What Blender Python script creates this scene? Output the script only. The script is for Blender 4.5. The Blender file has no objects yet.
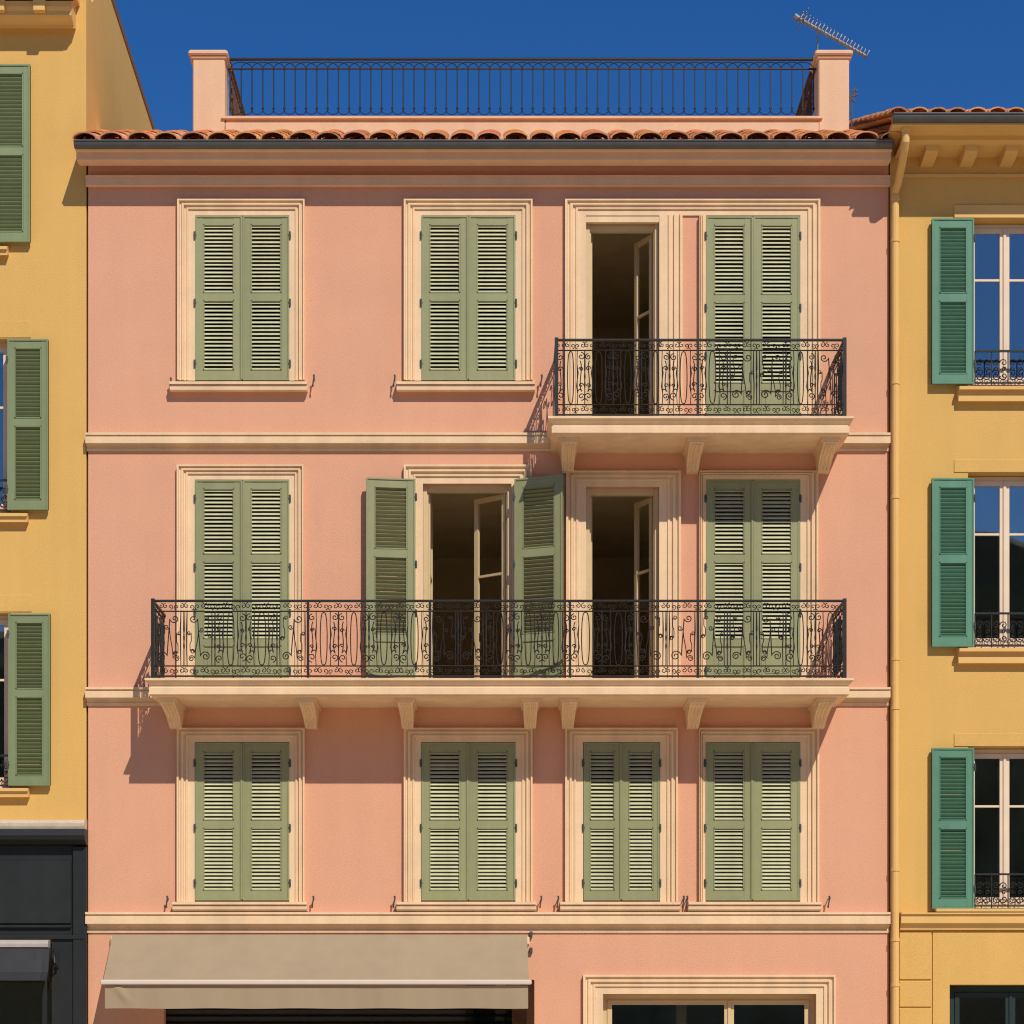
import bpy, math, random
from mathutils import Vector, Matrix
random.seed(7)
scene = bpy.context.scene
COL = scene.collection
# ---------------------------------------------------------------- measures
S, D, CX, VY, CZ = 0.012, 25.0, 500.0, 1040.0, 1.6     # metres per pixel on the wall plane, distance, eye
def X(px, d=0.0): return (px - CX) * S * (D + d) / D
def Z(py, d=0.0): return CZ + (VY - py) * S * (D + d) / D

# ---------------------------------------------------------------- materials
def srgb(r, g, b):
    f = lambda c: (c/255/12.92) if c/255 <= .04045 else ((c/255+.055)/1.055)**2.4
    return (f(r), f(g), f(b), 1)
def mat(name, col, rough=.8, var=.06, scale=3.0, bump=.0, bscale=60.0, metal=0.0, spec=.3, streak=0.0, fine=0.0):
    m = bpy.data.materials.new(name); m.use_nodes = True
    nt = m.node_tree; N = nt.nodes; L = nt.links
    b = N['Principled BSDF']
    b.inputs['Roughness'].default_value = rough
    b.inputs['Metallic'].default_value = metal
    b.inputs['Specular IOR Level'].default_value = spec
    tc = N.new('ShaderNodeTexCoord')
    no = N.new('ShaderNodeTexNoise'); no.inputs['Scale'].default_value = scale; no.inputs['Detail'].default_value = 8; no.inputs['Roughness'].default_value = .62
    L.new(tc.outputs['Object'], no.inputs['Vector'])
    mr = N.new('ShaderNodeMapRange'); mr.inputs['From Min'].default_value = .3; mr.inputs['From Max'].default_value = .7
    mr.inputs['To Min'].default_value = 1-var; mr.inputs['To Max'].default_value = 1+var
    L.new(no.outputs['Fac'], mr.inputs['Value'])
    val = mr.outputs['Result']
    if streak > 0:
        mp = N.new('ShaderNodeMapping'); mp.inputs['Scale'].default_value = (3.2, 3.2, .28)
        L.new(tc.outputs['Object'], mp.inputs['Vector'])
        n2 = N.new('ShaderNodeTexNoise'); n2.inputs['Scale'].default_value = 1.6; n2.inputs['Detail'].default_value = 6
        L.new(mp.outputs['Vector'], n2.inputs['Vector'])
        m2 = N.new('ShaderNodeMapRange'); m2.inputs['From Min'].default_value = .35; m2.inputs['From Max'].default_value = .7
        m2.inputs['To Min'].default_value = 1+streak*.4; m2.inputs['To Max'].default_value = 1-streak
        L.new(n2.outputs['Fac'], m2.inputs['Value'])
        mu = N.new('ShaderNodeMath'); mu.operation = 'MULTIPLY'
        L.new(val, mu.inputs[0]); L.new(m2.outputs['Result'], mu.inputs[1]); val = mu.outputs[0]
    if fine > 0:
        n3 = N.new('ShaderNodeTexNoise'); n3.inputs['Scale'].default_value = 45; n3.inputs['Detail'].default_value = 3
        L.new(tc.outputs['Object'], n3.inputs['Vector']); n3.inputs['Scale'].default_value = 75
        m3 = N.new('ShaderNodeMapRange'); m3.inputs['From Min'].default_value = .3; m3.inputs['From Max'].default_value = .7
        m3.inputs['To Min'].default_value = 1-fine; m3.inputs['To Max'].default_value = 1+fine
        L.new(n3.outputs['Fac'], m3.inputs['Value'])
        mu = N.new('ShaderNodeMath'); mu.operation = 'MULTIPLY'
        L.new(val, mu.inputs[0]); L.new(m3.outputs['Result'], mu.inputs[1]); val = mu.outputs[0]
    if 'paint' in name:
        oi = N.new('ShaderNodeObjectInfo'); m4 = N.new('ShaderNodeMapRange'); m4.inputs['To Min'].default_value = .92; m4.inputs['To Max'].default_value = 1.07
        L.new(oi.outputs['Random'], m4.inputs['Value'])
        mu = N.new('ShaderNodeMath'); mu.operation = 'MULTIPLY'
        L.new(val, mu.inputs[0]); L.new(m4.outputs['Result'], mu.inputs[1]); val = mu.outputs[0]
    rgb = N.new('ShaderNodeRGB'); rgb.outputs[0].default_value = col
    vm = N.new('ShaderNodeVectorMath'); vm.operation = 'SCALE'
    L.new(rgb.outputs[0], vm.inputs[0]); L.new(val, vm.inputs['Scale'])
    L.new(vm.outputs['Vector'], b.inputs['Base Color'])
    if bump > 0:
        nb = N.new('ShaderNodeTexNoise'); nb.inputs['Scale'].default_value = bscale; nb.inputs['Detail'].default_value = 5
        L.new(tc.outputs['Object'], nb.inputs['Vector'])
        bp = N.new('ShaderNodeBump'); bp.inputs['Strength'].default_value = bump; bp.inputs['Distance'].default_value = .01
        L.new(nb.outputs['Fac'], bp.inputs['Height']); L.new(bp.outputs['Normal'], b.inputs['Normal'])
    return m
def lin(r, g, b): return (r, g, b, 1)
M = {}
M['pink']    = mat('pink_stucco', lin(.70, .362, .229), .9, .035, 1.3, .4, 95, streak=.02, fine=.09)
M['yellow']  = mat('yellow_stucco', lin(.69, .42, .125), .9, .04, 1.1, .4, 95, streak=.03, fine=.07)
M['cream']   = mat('cream_trim', lin(.80, .575, .36), .8, .06, 3, .2, 60, streak=.09, fine=.04)
M['ytrim']   = mat('yellow_trim', lin(.74, .46, .16), .8, .04, 3, .15, 60)
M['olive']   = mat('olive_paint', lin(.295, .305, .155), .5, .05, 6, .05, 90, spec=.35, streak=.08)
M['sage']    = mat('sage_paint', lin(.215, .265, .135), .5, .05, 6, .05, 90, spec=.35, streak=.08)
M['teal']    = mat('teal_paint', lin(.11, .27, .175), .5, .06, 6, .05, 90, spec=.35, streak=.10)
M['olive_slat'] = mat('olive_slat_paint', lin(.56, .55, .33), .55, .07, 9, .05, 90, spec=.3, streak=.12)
M['olive_in'] = mat('olive_inner_paint', lin(.23, .235, .105), .55, .07, 9, .05, 90, spec=.3)  # open-leaf slats, all three greens: shade between the slats put into the colour
M['sage_in'] = mat('sage_inner_paint', lin(.17, .215, .095), .55, .07, 9)
M['teal_in'] = mat('teal_inner_paint', lin(.085, .23, .14), .55, .07, 9)
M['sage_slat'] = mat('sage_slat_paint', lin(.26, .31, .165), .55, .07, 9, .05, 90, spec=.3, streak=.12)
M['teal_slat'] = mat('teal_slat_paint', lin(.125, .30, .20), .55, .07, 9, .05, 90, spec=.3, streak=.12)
M['iron']    = mat('wrought_iron', lin(.026, .024, .022), .42, .2, 20, .1, 80, metal=.0, spec=.3)
M['rust']    = mat('rusty_iron', lin(.12, .055, .035), .8, .3, 12, .2, 60)
M['hinge']   = mat('hinge_iron', lin(.07, .09, .085), .55, .3, 30, metal=.3)
def tile_mat():
    m = mat('terracotta', lin(.78, .36, .165), .9, .16, 7, .5, 60, fine=.10)
    nt = m.node_tree; N = nt.nodes; L = nt.links
    at = N.new('ShaderNodeAttribute'); at.attribute_name = 'tone'; at.attribute_type = 'GEOMETRY'
    b = N['Principled BSDF']; src = b.inputs['Base Color'].links[0].from_socket
    mx = N.new('ShaderNodeMix'); mx.data_type = 'RGBA'; mx.blend_type = 'MULTIPLY'; mx.inputs['Factor'].default_value = 1
    L.new(src, mx.inputs['A']); L.new(at.outputs['Color'], mx.inputs['B']); L.new(mx.outputs['Result'], b.inputs['Base Color'])
    return m
M['tile']    = tile_mat()
M['mortar']  = mat('roof_mortar', lin(.26, .13, .07), .95, .25, 12, .4, 60)
M['zinc']    = mat('grey_zinc', lin(.13, .13, .135), .5, .12, 4, .05, 30, metal=.5)
M['casement']= mat('casement_paint', lin(.62, .47, .26), .55, .04, 5, .05, 60)
M['wcase']   = mat('white_casement', lin(.78, .62, .47), .5, .04, 5, .05, 60)
M['room']    = mat('room_plaster', lin(.66, .55, .36), .95, .1, 2)
M['beige']   = mat('awning_cloth', lin(.36, .275, .18), .95, .035, 1.6, .12, 160, streak=.05)
M['bar']     = mat('white_bar', lin(.66, .58, .49), .4, .03, 5)
M['ppink']   = mat('pale_pink_stucco', lin(.76, .49, .315), .9, .04, 1.5, .3, 85, streak=.06, fine=.04)
M['barg']    = mat('grey_bar', lin(.42, .37, .33), .5, .1, 8)
M['black']   = mat('black_paint', lin(.018, .021, .022), .5, .12, 5, .05, 40, streak=.1)
M['blackcloth'] = mat('dark_cloth', lin(.035, .037, .042), .8, .12, 6, .1, 120)
M['stone']   = mat('pale_stone', lin(.62, .50, .38), .85, .12, 8, .25, 40)
M['roller']  = mat('roller_metal', lin(.045, .045, .045), .45, .1, 6, metal=.4)
M['dteal']   = mat('dark_teal_paint', lin(.018, .035, .035), .5, .1, 6)
M['alu']     = mat('aluminium', lin(.22, .215, .225), .5, .3, 20, metal=.4)
M['bounce_setts'] = mat('bounce_setts', lin(.60, .49, .35), .95, .2, 2, .3, 60)  # unseen street, made pale to bounce warm fill light onto the facade
M['bounce_paving']  = mat('bounce_paving', lin(.60, .49, .35), .9, .12, 1.5, .2, 30)  # ground out of view, lightened for the same warm bounce
M['forest']  = mat('forest', lin(.10, .11, .06), 1, .6, .35, .0)
def glass(name, refl, tint):
    m = bpy.data.materials.new(name); m.use_nodes = True
    nt = m.node_tree; N = nt.nodes; L = nt.links
    N.remove(N['Principled BSDF']); out = N['Material Output']
    tr = N.new('ShaderNodeBsdfTransparent'); tr.inputs[0].default_value = tint
    gl = N.new('ShaderNodeBsdfGlossy'); gl.inputs['Roughness'].default_value = .015; gl.inputs['Color'].default_value = (.95, .95, .95, 1)
    tc = N.new('ShaderNodeTexCoord'); no = N.new('ShaderNodeTexNoise'); no.inputs['Scale'].default_value = 1.3
    bp = N.new('ShaderNodeBump'); bp.inputs['Strength'].default_value = .06; bp.inputs['Distance'].default_value = .02
    L.new(tc.outputs['Object'], no.inputs['Vector']); L.new(no.outputs['Fac'], bp.inputs['Height']); L.new(bp.outputs['Normal'], gl.inputs['Normal'])
    lw = N.new('ShaderNodeFresnel'); lw.inputs['IOR'].default_value = 1.5
    ad = N.new('ShaderNodeMath'); ad.operation = 'ADD'; ad.use_clamp = True; ad.inputs[1].default_value = refl
    L.new(lw.outputs[0], ad.inputs[0])
    mx = N.new('ShaderNodeMixShader'); L.new(ad.outputs[0], mx.inputs[0]); L.new(tr.outputs[0], mx.inputs[1]); L.new(gl.outputs[0], mx.inputs[2])
    L.new(mx.outputs[0], out.inputs['Surface'])
    return m
M['glass'] = glass('window_glass', .19, (.88, .88, .84, 1))
M['glass_clear'] = glass('casement_glass', .0, (.75, .75, .7, 1))

# ---------------------------------------------------------------- mesh builder
class MB:
    def __init__(s): s.v = []; s.f = []; s.t = []; s.tone = None
    def face(s, idx): s.f.append(idx); s.t.append(s.tone or (1, 1, 1))
    def box(s, x0, x1, y0, y1, z0, z1):
        x0, x1 = min(x0, x1), max(x0, x1); y0, y1 = min(y0, y1), max(y0, y1); z0, z1 = min(z0, z1), max(z0, z1)
        n = len(s.v)
        s.v += [(x0,y0,z0),(x1,y0,z0),(x1,y1,z0),(x0,y1,z0),(x0,y0,z1),(x1,y0,z1),(x1,y1,z1),(x0,y1,z1)]
        for q in ((0,3,2,1),(4,5,6,7),(0,1,5,4),(1,2,6,5),(2,3,7,6),(3,0,4,7)): s.face(tuple(n+i for i in q))
        return s
    def rbox(s, x0, x1, y0, y1, z0, z1, b=.008):           # box with chamfered long and short edges
        x0, x1 = min(x0, x1), max(x0, x1); y0, y1 = min(y0, y1), max(y0, y1); z0, z1 = min(z0, z1), max(z0, z1)
        ring = lambda z, i: [(x0+b+i,y0+i,z),(x1-b-i,y0+i,z),(x1-i,y0+b+i,z),(x1-i,y1-b-i,z),(x1-b-i,y1-i,z),(x0+b+i,y1-i,z),(x0+i,y1-b-i,z),(x0+i,y0+b+i,z)]
        s.loft([ring(z0, b), ring(z0+b, 0), ring(z1-b, 0), ring(z1, b)], cap=True)
        return s
    def quad(s, a, b, c, d):
        n = len(s.v); s.v += [a, b, c, d]; s.face((n, n+1, n+2, n+3)); return s
    def loft(s, rings, cap=False, closed=True):
        n = len(s.v); k = len(rings[0])
        for r in rings: s.v += [tuple(p) for p in r]
        for i in range(len(rings)-1):
            for j in range(k if closed else k-1):
                a = n+i*k+j; b = n+i*k+(j+1) % k
                s.face((a, b, b+k, a+k))
        if cap:
            s.face(tuple(n+j for j in reversed(range(k)))); m = n+(len(rings)-1)*k
            s.face(tuple(m+j for j in range(k)))
        return s
    def prism_x(s, prof, x0, x1):                          # prof: closed polygon of (y, z)
        return s.loft([[(x0, y, z) for y, z in prof], [(x1, y, z) for y, z in prof]], cap=True)
    def prism_y(s, prof, y0, y1):                          # prof: closed polygon of (x, z)
        return s.loft([[(x, y0, z) for x, z in prof], [(x, y1, z) for x, z in prof]], cap=True)
    def tube(s, pts, r, n=5, rs=None):
        pts = [Vector(p) for p in pts]; rings = []
        for i, p in enumerate(pts):
            a = pts[max(i-1, 0)]; b = pts[min(i+1, len(pts)-1)]
            t = (b-a).normalized() if (b-a).length > 1e-9 else Vector((0, 0, 1))
            u = Vector((0, 1, 0)) if abs(t.y) < .9 else Vector((1, 0, 0))
            w = t.cross(u).normalized(); u = w.cross(t).normalized()
            rr = rs[i] if rs else r
            rings.append([p + (u*math.cos(q*2*math.pi/n) + w*math.sin(q*2*math.pi/n))*rr for q in range(n)])
        return s.loft(rings, cap=True)
    def build(s, name, m, parent=None, smooth=False, label=None):
        me = bpy.data.meshes.new(name); me.from_pydata(s.v, [], s.f); me.materials.append(m)
        if s.tone is not None:
            at = me.color_attributes.new('tone', 'FLOAT_COLOR', 'CORNER'); k = 0
            for f, t in zip(s.f, s.t):
                for _ in f: at.data[k].color = (*t, 1); k += 1
        import bmesh
        bm = bmesh.new(); bm.from_mesh(me); bmesh.ops.recalc_face_normals(bm, faces=bm.faces); bm.to_mesh(me); bm.free()
        if smooth:
            for p in me.polygons: p.use_smooth = True
        o = bpy.data.objects.new(name, me); COL.objects.link(o)
        if parent is not None: o.parent = parent; o.matrix_parent_inverse = parent.matrix_basis.inverted()
        if label: o['label'] = label
        return o
def empty(name, loc, label, cat):
    o = bpy.data.objects.new(name, None); COL.objects.link(o); o.location = loc
    o['label'] = label; o['category'] = cat
    return o
# every part is modelled in world coordinates; matrix_parent_inverse keeps it in place
def place(o, parent, loc, rz=0):
    o.parent = parent; o.matrix_parent_inverse = Matrix.Identity(4)
    o.matrix_local = parent_inv(parent) @ Matrix.Translation(loc) @ Matrix.Rotation(rz, 4, 'Z')
def parent_inv(p): return p.matrix_basis.inverted()

def wall(mb, x0, x1, z0, z1, opens, th=.35, y0=0.0):
    xs = sorted({x0, x1, *[v for o in opens for v in o[:2]]}); zs = sorted({z0, z1, *[v for o in opens for v in o[2:]]})
    xs = [x for x in xs if x0 <= x <= x1]; zs = [z for z in zs if z0 <= z <= z1]
    for i in range(len(xs)-1):
        for j in range(len(zs)-1):
            cx = (xs[i]+xs[i+1])/2; cz = (zs[j]+zs[j+1])/2
            if any(o[0] < cx < o[1] and o[2] < cz < o[3] for o in opens): continue
            for y in (y0, y0+th):
                mb.quad((xs[i], y, zs[j]), (xs[i+1], y, zs[j]), (xs[i+1], y, zs[j+1]), (xs[i], y, zs[j+1]))
    for a, b, c, d in opens:
        c = max(c, z0)
        for x in (a, b): mb.quad((x, y0, c), (x, y0+th, c), (x, y0+th, d), (x, y0, d))
        for z in (c, d): mb.quad((a, y0, z), (b, y0, z), (b, y0+th, z), (a, y0+th, z))
    for x in (x0, x1): mb.quad((x, y0, z0), (x, y0+th, z0), (x, y0+th, z1), (x, y0, z1))
    mb.quad((x0, y0, z1), (x1, y0, z1), (x1, y0+th, z1), (x0, y0+th, z1))
    return mb

# ---------------------------------------------------------------- trim
PROF = [(0, .0), (0, -.068), (.10, -.068), (.13, -.036), (.22, -.034), (.25, -.056), (.36, -.056), (.39, -.026), (.48, -.024), (.51, -.040), (.60, -.040), (.63, -.02), (1, -.02), (1, .01)]
def surround(parent, px0, px1, pyt, pyb, wl, wr, wt, m='cream', name='window_surround'):
    mb = MB()
    rings = []
    for st in range(4):
        r = []
        for o, d in PROF:
            x = X(px0+o*wl) if st < 2 else X(px1-o*wr)
            z = Z(pyb) if st in (0, 3) else Z(pyt+o*wt)
            r.append((x, d, z))
        rings.append(r)
    mb.loft(rings, cap=True, closed=True)
    return mb.build(name, M[m], parent)
def strip(parent, pxo, pxi, pyt, pyb, m='cream', name='door_jamb'):   # vertical moulded strip, outer edge pxo
    mb = MB(); w = pxi-pxo
    mb.loft([[(X(pxo+o*w), d, z) for o, d in PROF] for z in (Z(pyb), Z(pyt))], cap=True)
    return mb.build(name, M[m], parent)
def moulding(parent, name, prof, px0, px1, m='cream', label=None):    # prof: (pixel row, depth)
    mb = MB(); mb.prism_x([(d, Z(py, d)) for py, d in prof], X(px0), X(px1))
    return mb.build(name, M[m], parent, label=label)
def sill(parent, px0, px1, py, h=10.5, m='cream', proj=.13):
    moulding(parent, 'window_sill', [(py, .02), (py, -proj), (py+2.6, -proj), (py+3.0, -proj+.03), (py+3.6, -proj+.035), (py+4.2, -proj+.02), (py+h-2, -proj+.025), (py+h-1.5, -proj+.05), (py+h, -proj+.06), (py+h, .02)], px0, px1, m)

# ---------------------------------------------------------------- shutters
CACHE = {}
def leaf_mesh(w, h, sx, mids, solid, m, tight=False, pitch=.0455):
    key = (round(w, 3), round(h, 3), sx, tuple(mids), solid, m, tight)
    slats = []; mb = MB(); t = .036; st = min(.098, w*.172)
    def bx(a, b, y0, y1, z0, z1): mb.rbox(a*sx, b*sx, y0, y1, z0, z1, .004)
    bx(0, st, -t/2, t/2, 0, h); bx(w-st, w, -t/2, t/2, 0, h)
    bx(w-.014, w+.010, -t/2-.018, -t/2+.006, .01, h-.01) if sx > 0 and not tight else None
    L = .02; yy = (-t/2-.009, t/2+.009)
    for (a, b, c, d) in ((0, L, 0, h), (w-L, w, 0, h), (L, w-L, h-L, h), (L, w-L, 0, L)): mb.box(a*sx, b*sx, yy[0], yy[1], c+.001, d-.001)
    rails = [(0, .12)] + [(h*(1-f)-.045, h*(1-f)+.045) for f in mids] + [(h-.10, h)]
    if solid: rails.insert(1, (h*(1-solid)-.04, h*(1-solid)+.04))
    rails.sort()
    for a, b in rails: mb.box((st-.004)*sx, (w-st+.004)*sx, -t/2+.002, t/2-.002, a, b)
    for i in range(len(rails)-1):
        z0, z1 = rails[i][1], rails[i+1][0]
        # thin bead round the panel
        for (a, b, c, d) in ((st, st+.012, z0, z1), (w-st-.012, w-st, z0, z1), (st, w-st, z0, z0+.012), (st, w-st, z1-.012, z1)):
            mb.box(a*sx, b*sx, -t/2-.003, t/2+.003, c, d)
        if solid and i == 0:
            mb.box((st-.004)*sx, (w-st+.004)*sx, -.008, .008, z0, z1)
            mb.rbox((st+.05)*sx, (w-st-.05)*sx, -.014, .014, z0+.05, z1-.05, .004)
            continue
        n = max(3, round((z1-z0)/pitch)); p = (z1-z0)/n
        for k in range(n):
            j = random.uniform(-.0018, .0018); zc = z0 + (k+.5)*p + j; dz = .0138 + (.0042 if tight else 0) + random.uniform(-.0013, .0013); dy = .0125; th = .0028; slat0 = len(mb.f)
            pr = [(-dy, zc-dz-th), (-dy, zc-dz+th), (dy, zc+dz+th), (dy, zc+dz-th)]
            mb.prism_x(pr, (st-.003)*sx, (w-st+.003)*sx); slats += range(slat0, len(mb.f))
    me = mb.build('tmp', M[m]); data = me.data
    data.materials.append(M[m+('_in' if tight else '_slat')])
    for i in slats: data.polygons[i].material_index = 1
    bpy.data.objects.remove(me); CACHE[key] = data
    return data
def hinge_mesh(sx, back):
    key = ('hinge', sx, back)
    if key in CACHE: return CACHE[key]
    mb = MB(); y = .024 if back else -.024
    mb.box(0*sx, .014*sx, y-.004, y+.004, -.012, .012)
    mb.tube([(-.006*sx, y*1.15, -.045), (-.006*sx, y*1.15, .045)], .013, 8)
    mb.box(-.020*sx, -.004*sx, y-.003, y+.003, -.03, .03)
    me = mb.build('tmp', M['hinge']); data = me.data; bpy.data.objects.remove(me); CACHE[key] = data
    return data
def shutter(parent, pxh, pxw, pyt, pyb, sx, mids=(.49,), solid=0, m='olive', d=.0, rz=0.0, hinges=(.12, .53, .9), label=None, back=False):
    """pxh: hinge pixel column, pxw: leaf width in pixels, sx: +1 leaf runs to the right of its hinge when closed"""
    w = pxw*S; h = (pyb-pyt)*S
    o = bpy.data.objects.new('shutter', leaf_mesh(w, h, sx, mids, solid, m, back)); COL.objects.link(o)
    place(o, parent, (X(pxh), d, Z(pyb)), rz)
    if label: o['label'] = label
    for f in hinges:
        g = bpy.data.objects.new('hinge', hinge_mesh(sx, back)); COL.objects.link(g)
        g.parent = o; g.location = (0, 0, h*(1-f))
    return o
def pair(parent, px0, px1, pyt, pyb, **k):
    mid = (px0+px1)/2
    shutter(parent, px0, mid-px0-.5, pyt, pyb, 1, **k)
    shutter(parent, px1, px1-mid-.5, pyt, pyb, -1, **k)
def hook(parent, px, py, lean=1):
    mb = MB(); x, z = X(px), Z(py)
    mb.tube([(x, .01, z), (x, -.10, z)], .007, 6)
    mb.tube([(x, -.10, z+.03), (x+.004*lean, -.105, z), (x-.008*lean, -.10, z-.06), (x-.014*lean, -.085, z-.11)], .009, 6, rs=[.014, .011, .008, .012])
    mb.build('shutter_hook', M['hinge'], parent)

# ---------------------------------------------------------------- wrought iron
def spiral(cx, cz, r0, r1, a0, turns, n=18):
    out = []
    for i in range(n+1):
        t = i/n; a = a0 + turns*2*math.pi*t; r = r0+(r1-r0)*t**.8
        out.append((cx+math.cos(a)*r, cz+math.sin(a)*r))
    return out
def bez(p0, p1, p2, p3, n=10):
    out = []
    for i in range(n+1):
        t = i/n; s = 1-t
        out.append(tuple(s**3*a+3*s*s*t*b+3*s*t*t*c+t**3*d for a, b, c, d in zip(p0, p1, p2, p3)))
    return out
def iron_panel(W, H):
    """curves (u,z,r) of one panel W wide between frieze rails; H total height"""
    C = []; fr = .115; z0, z1 = fr, H-fr; hh = z1-z0
    n = max(1, round(W/.335)); w = W/n; J = lambda a: random.uniform(-a, a)
    for i in range(n):
        u0 = i*w; c = u0+w/2
        def add(pts, r=.0060): C.append((list(pts), r))
        kind = 0 if (n == 1 or random.random() < .68) else 1
        if kind == 0:
            ow = w*.115*(1+J(.12)); cc = c+J(.006)
            add([(cc-ow*math.copysign(abs(math.sin(a))**.6, math.sin(a)), (z0+z1)/2-(hh/2-.012)*math.cos(a)) for a in [k*2*math.pi/28 for k in range(29)]])
            for sg in (-1, 1):
                bx = c+sg*w*.235
                C.append(([(bx, z0), (bx+sg*.006, z0+hh*.2), (bx-sg*.005, z0+hh*.34), (bx, z0+hh*.46), (bx+sg*.006, z0+hh*.58), (bx-sg*.004, z0+hh*.75), (bx, z1)], ('v', [.0055, .0055, .011, .006, .012, .0055, .0055])))
                e = c+sg*w*.37
                for (zc, rr, a0, tn) in ((z1-.075, .046, math.pi*.5, -1.25), (z0+.10, .052, -math.pi*.5, 1.3), (z0+hh*.36, .026, 0, 1.1), (z0+hh*.66, .030, math.pi, -1.1)):
                    k = 1+J(.16); add([(e+sg*(x+J(.001)), z) for x, z in spiral(J(.006), zc+J(.012), rr*k, .009, a0, tn*(1+J(.1)), 14)])
                add(bez((e-sg*.01, z1-.12), (e+sg*.03, z1-.2+J(.02)), (e-sg*.04, z0+.28+J(.03)), (e+sg*.005, z0+.152), 8))
                add(bez((bx, z0+hh*.24+J(.02)), (bx+sg*.02, z0+hh*.30), (e-sg*.02, z0+hh*.30), (e+sg*.01, z0+hh*.25+J(.02)), 6), .0062)
        else:
            sg = random.choice((-1, 1))
            # continuous S vine: scroll at the foot, stem, curl at the head, and its smaller twin
            def vine(xb, zb, rb, xt, zt, rt, f, th):
                lo = [(c+f*(xb+x), z) for x, z in spiral(0, zb, rb, .011, 0, 1.6, 22)][::-1]
                hi = [(c+f*(xt+x), z) for x, z in spiral(0, zt, rt, .009, math.pi, 1.35, 16)]
                p, q = lo[-1], hi[0]
                mid = bez(p, (p[0]+f*.012, p[1]+.20), (q[0]-f*.012, q[1]-.20), q, 12)
                add(lo+mid[1:-1]+hi, th)
            vine(-w*.20, z0+.115, w*.17*(1+J(.1)), w*.20, z1-.085, w*.15*(1+J(.1)), sg, .0062)
            vine(-w*.26, z0+.085, w*.11, w*.06, z1-.20+J(.02), w*.09, -sg, .0054)
            vine(-w*.33, z0+hh*.52+J(.02), w*.075, -w*.22, z1-.07, w*.075, sg, .0050)
            vine(w*.22, z0+.16+J(.02), w*.08, w*.34, z0+hh*.60, w*.07, sg, .0050)
            for g in (-1, 1): C.append(([(c+g*w*.40, z0), (c+g*w*.40+J(.006), z0+hh*.33), (c+g*w*.40+J(.006), z0+hh*.66), (c+g*w*.40, z1)], ('v', [.0055, .007, .009, .0055])))
        # bar at unit border with swelling
        C.append(([(u0, z0), (u0, z0+hh*.30), (u0, z0+hh*.36), (u0, z0+hh*.44), (u0, z0+hh*.52), (u0, z0+hh*.60), (u0, z0+hh*.66), (u0, z1)], ('v', [.007, .007, .012, .007, .012, .007, .012, .007])))
        # frieze scrolls
        for zz in (z1, 0):
            m = 3
            for k in range(m):
                uu = u0+(k+.5)*w/m+J(.006); zc = zz+fr/2
                sgk = 1 if (k+i) % 2 else -1
                C.append((spiral(uu-.03, zc+.006*sgk, .035*(1+J(.12)), .007, math.pi*.5*sgk, 1.15*sgk, 11), .005))
                C.append((spiral(uu+.03, zc-.006*sgk, .035*(1+J(.12)), .007, -math.pi*.5*sgk, 1.15*sgk, 11), .005))
    C.append(([(0, z0), (W, z0)], .008)); C.append(([(0, z1), (W, z1)], .008))
    return C
def iron_run(mb, p0, ux, W, H, zb, posts, post_r=.014, ends=True):
    """p0 (x,y) start, ux unit direction in plan"""
    P = lambda u, z: (p0[0]+ux[0]*u, p0[1]+ux[1]*u, zb+z)
    nrm = (-ux[1], ux[0])
    pts = [0]+list(posts)+[W]
    for a, b in zip(pts[:-1], pts[1:]):
        for c, r in iron_panel(b-a, H):
            jj = random.uniform(-.003, .003)
            q = [(P(a+u, z+ (jj if len(c) > 9 else 0))) for u, z in c]
            if isinstance(r, tuple): mb.tube(q, .01, 6, rs=r[1])
            else: mb.tube(q, r, 4)
    for u in posts:
        q = P(u, 0); mb.box(q[0]-post_r, q[0]+post_r, q[1]-post_r, q[1]+post_r, zb-.02, zb+H)
    def rail(z0, z1, r):
        a = P(0, 0); b = P(W, 0)
        mb.rbox(min(a[0], b[0])-r, max(a[0], b[0])+r, min(a[1], b[1])-r, max(a[1], b[1])+r, zb+z0, zb+z1, .005)
    rail(H-.008, H+.018, .017); rail(-.012, .006, .012)
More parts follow.
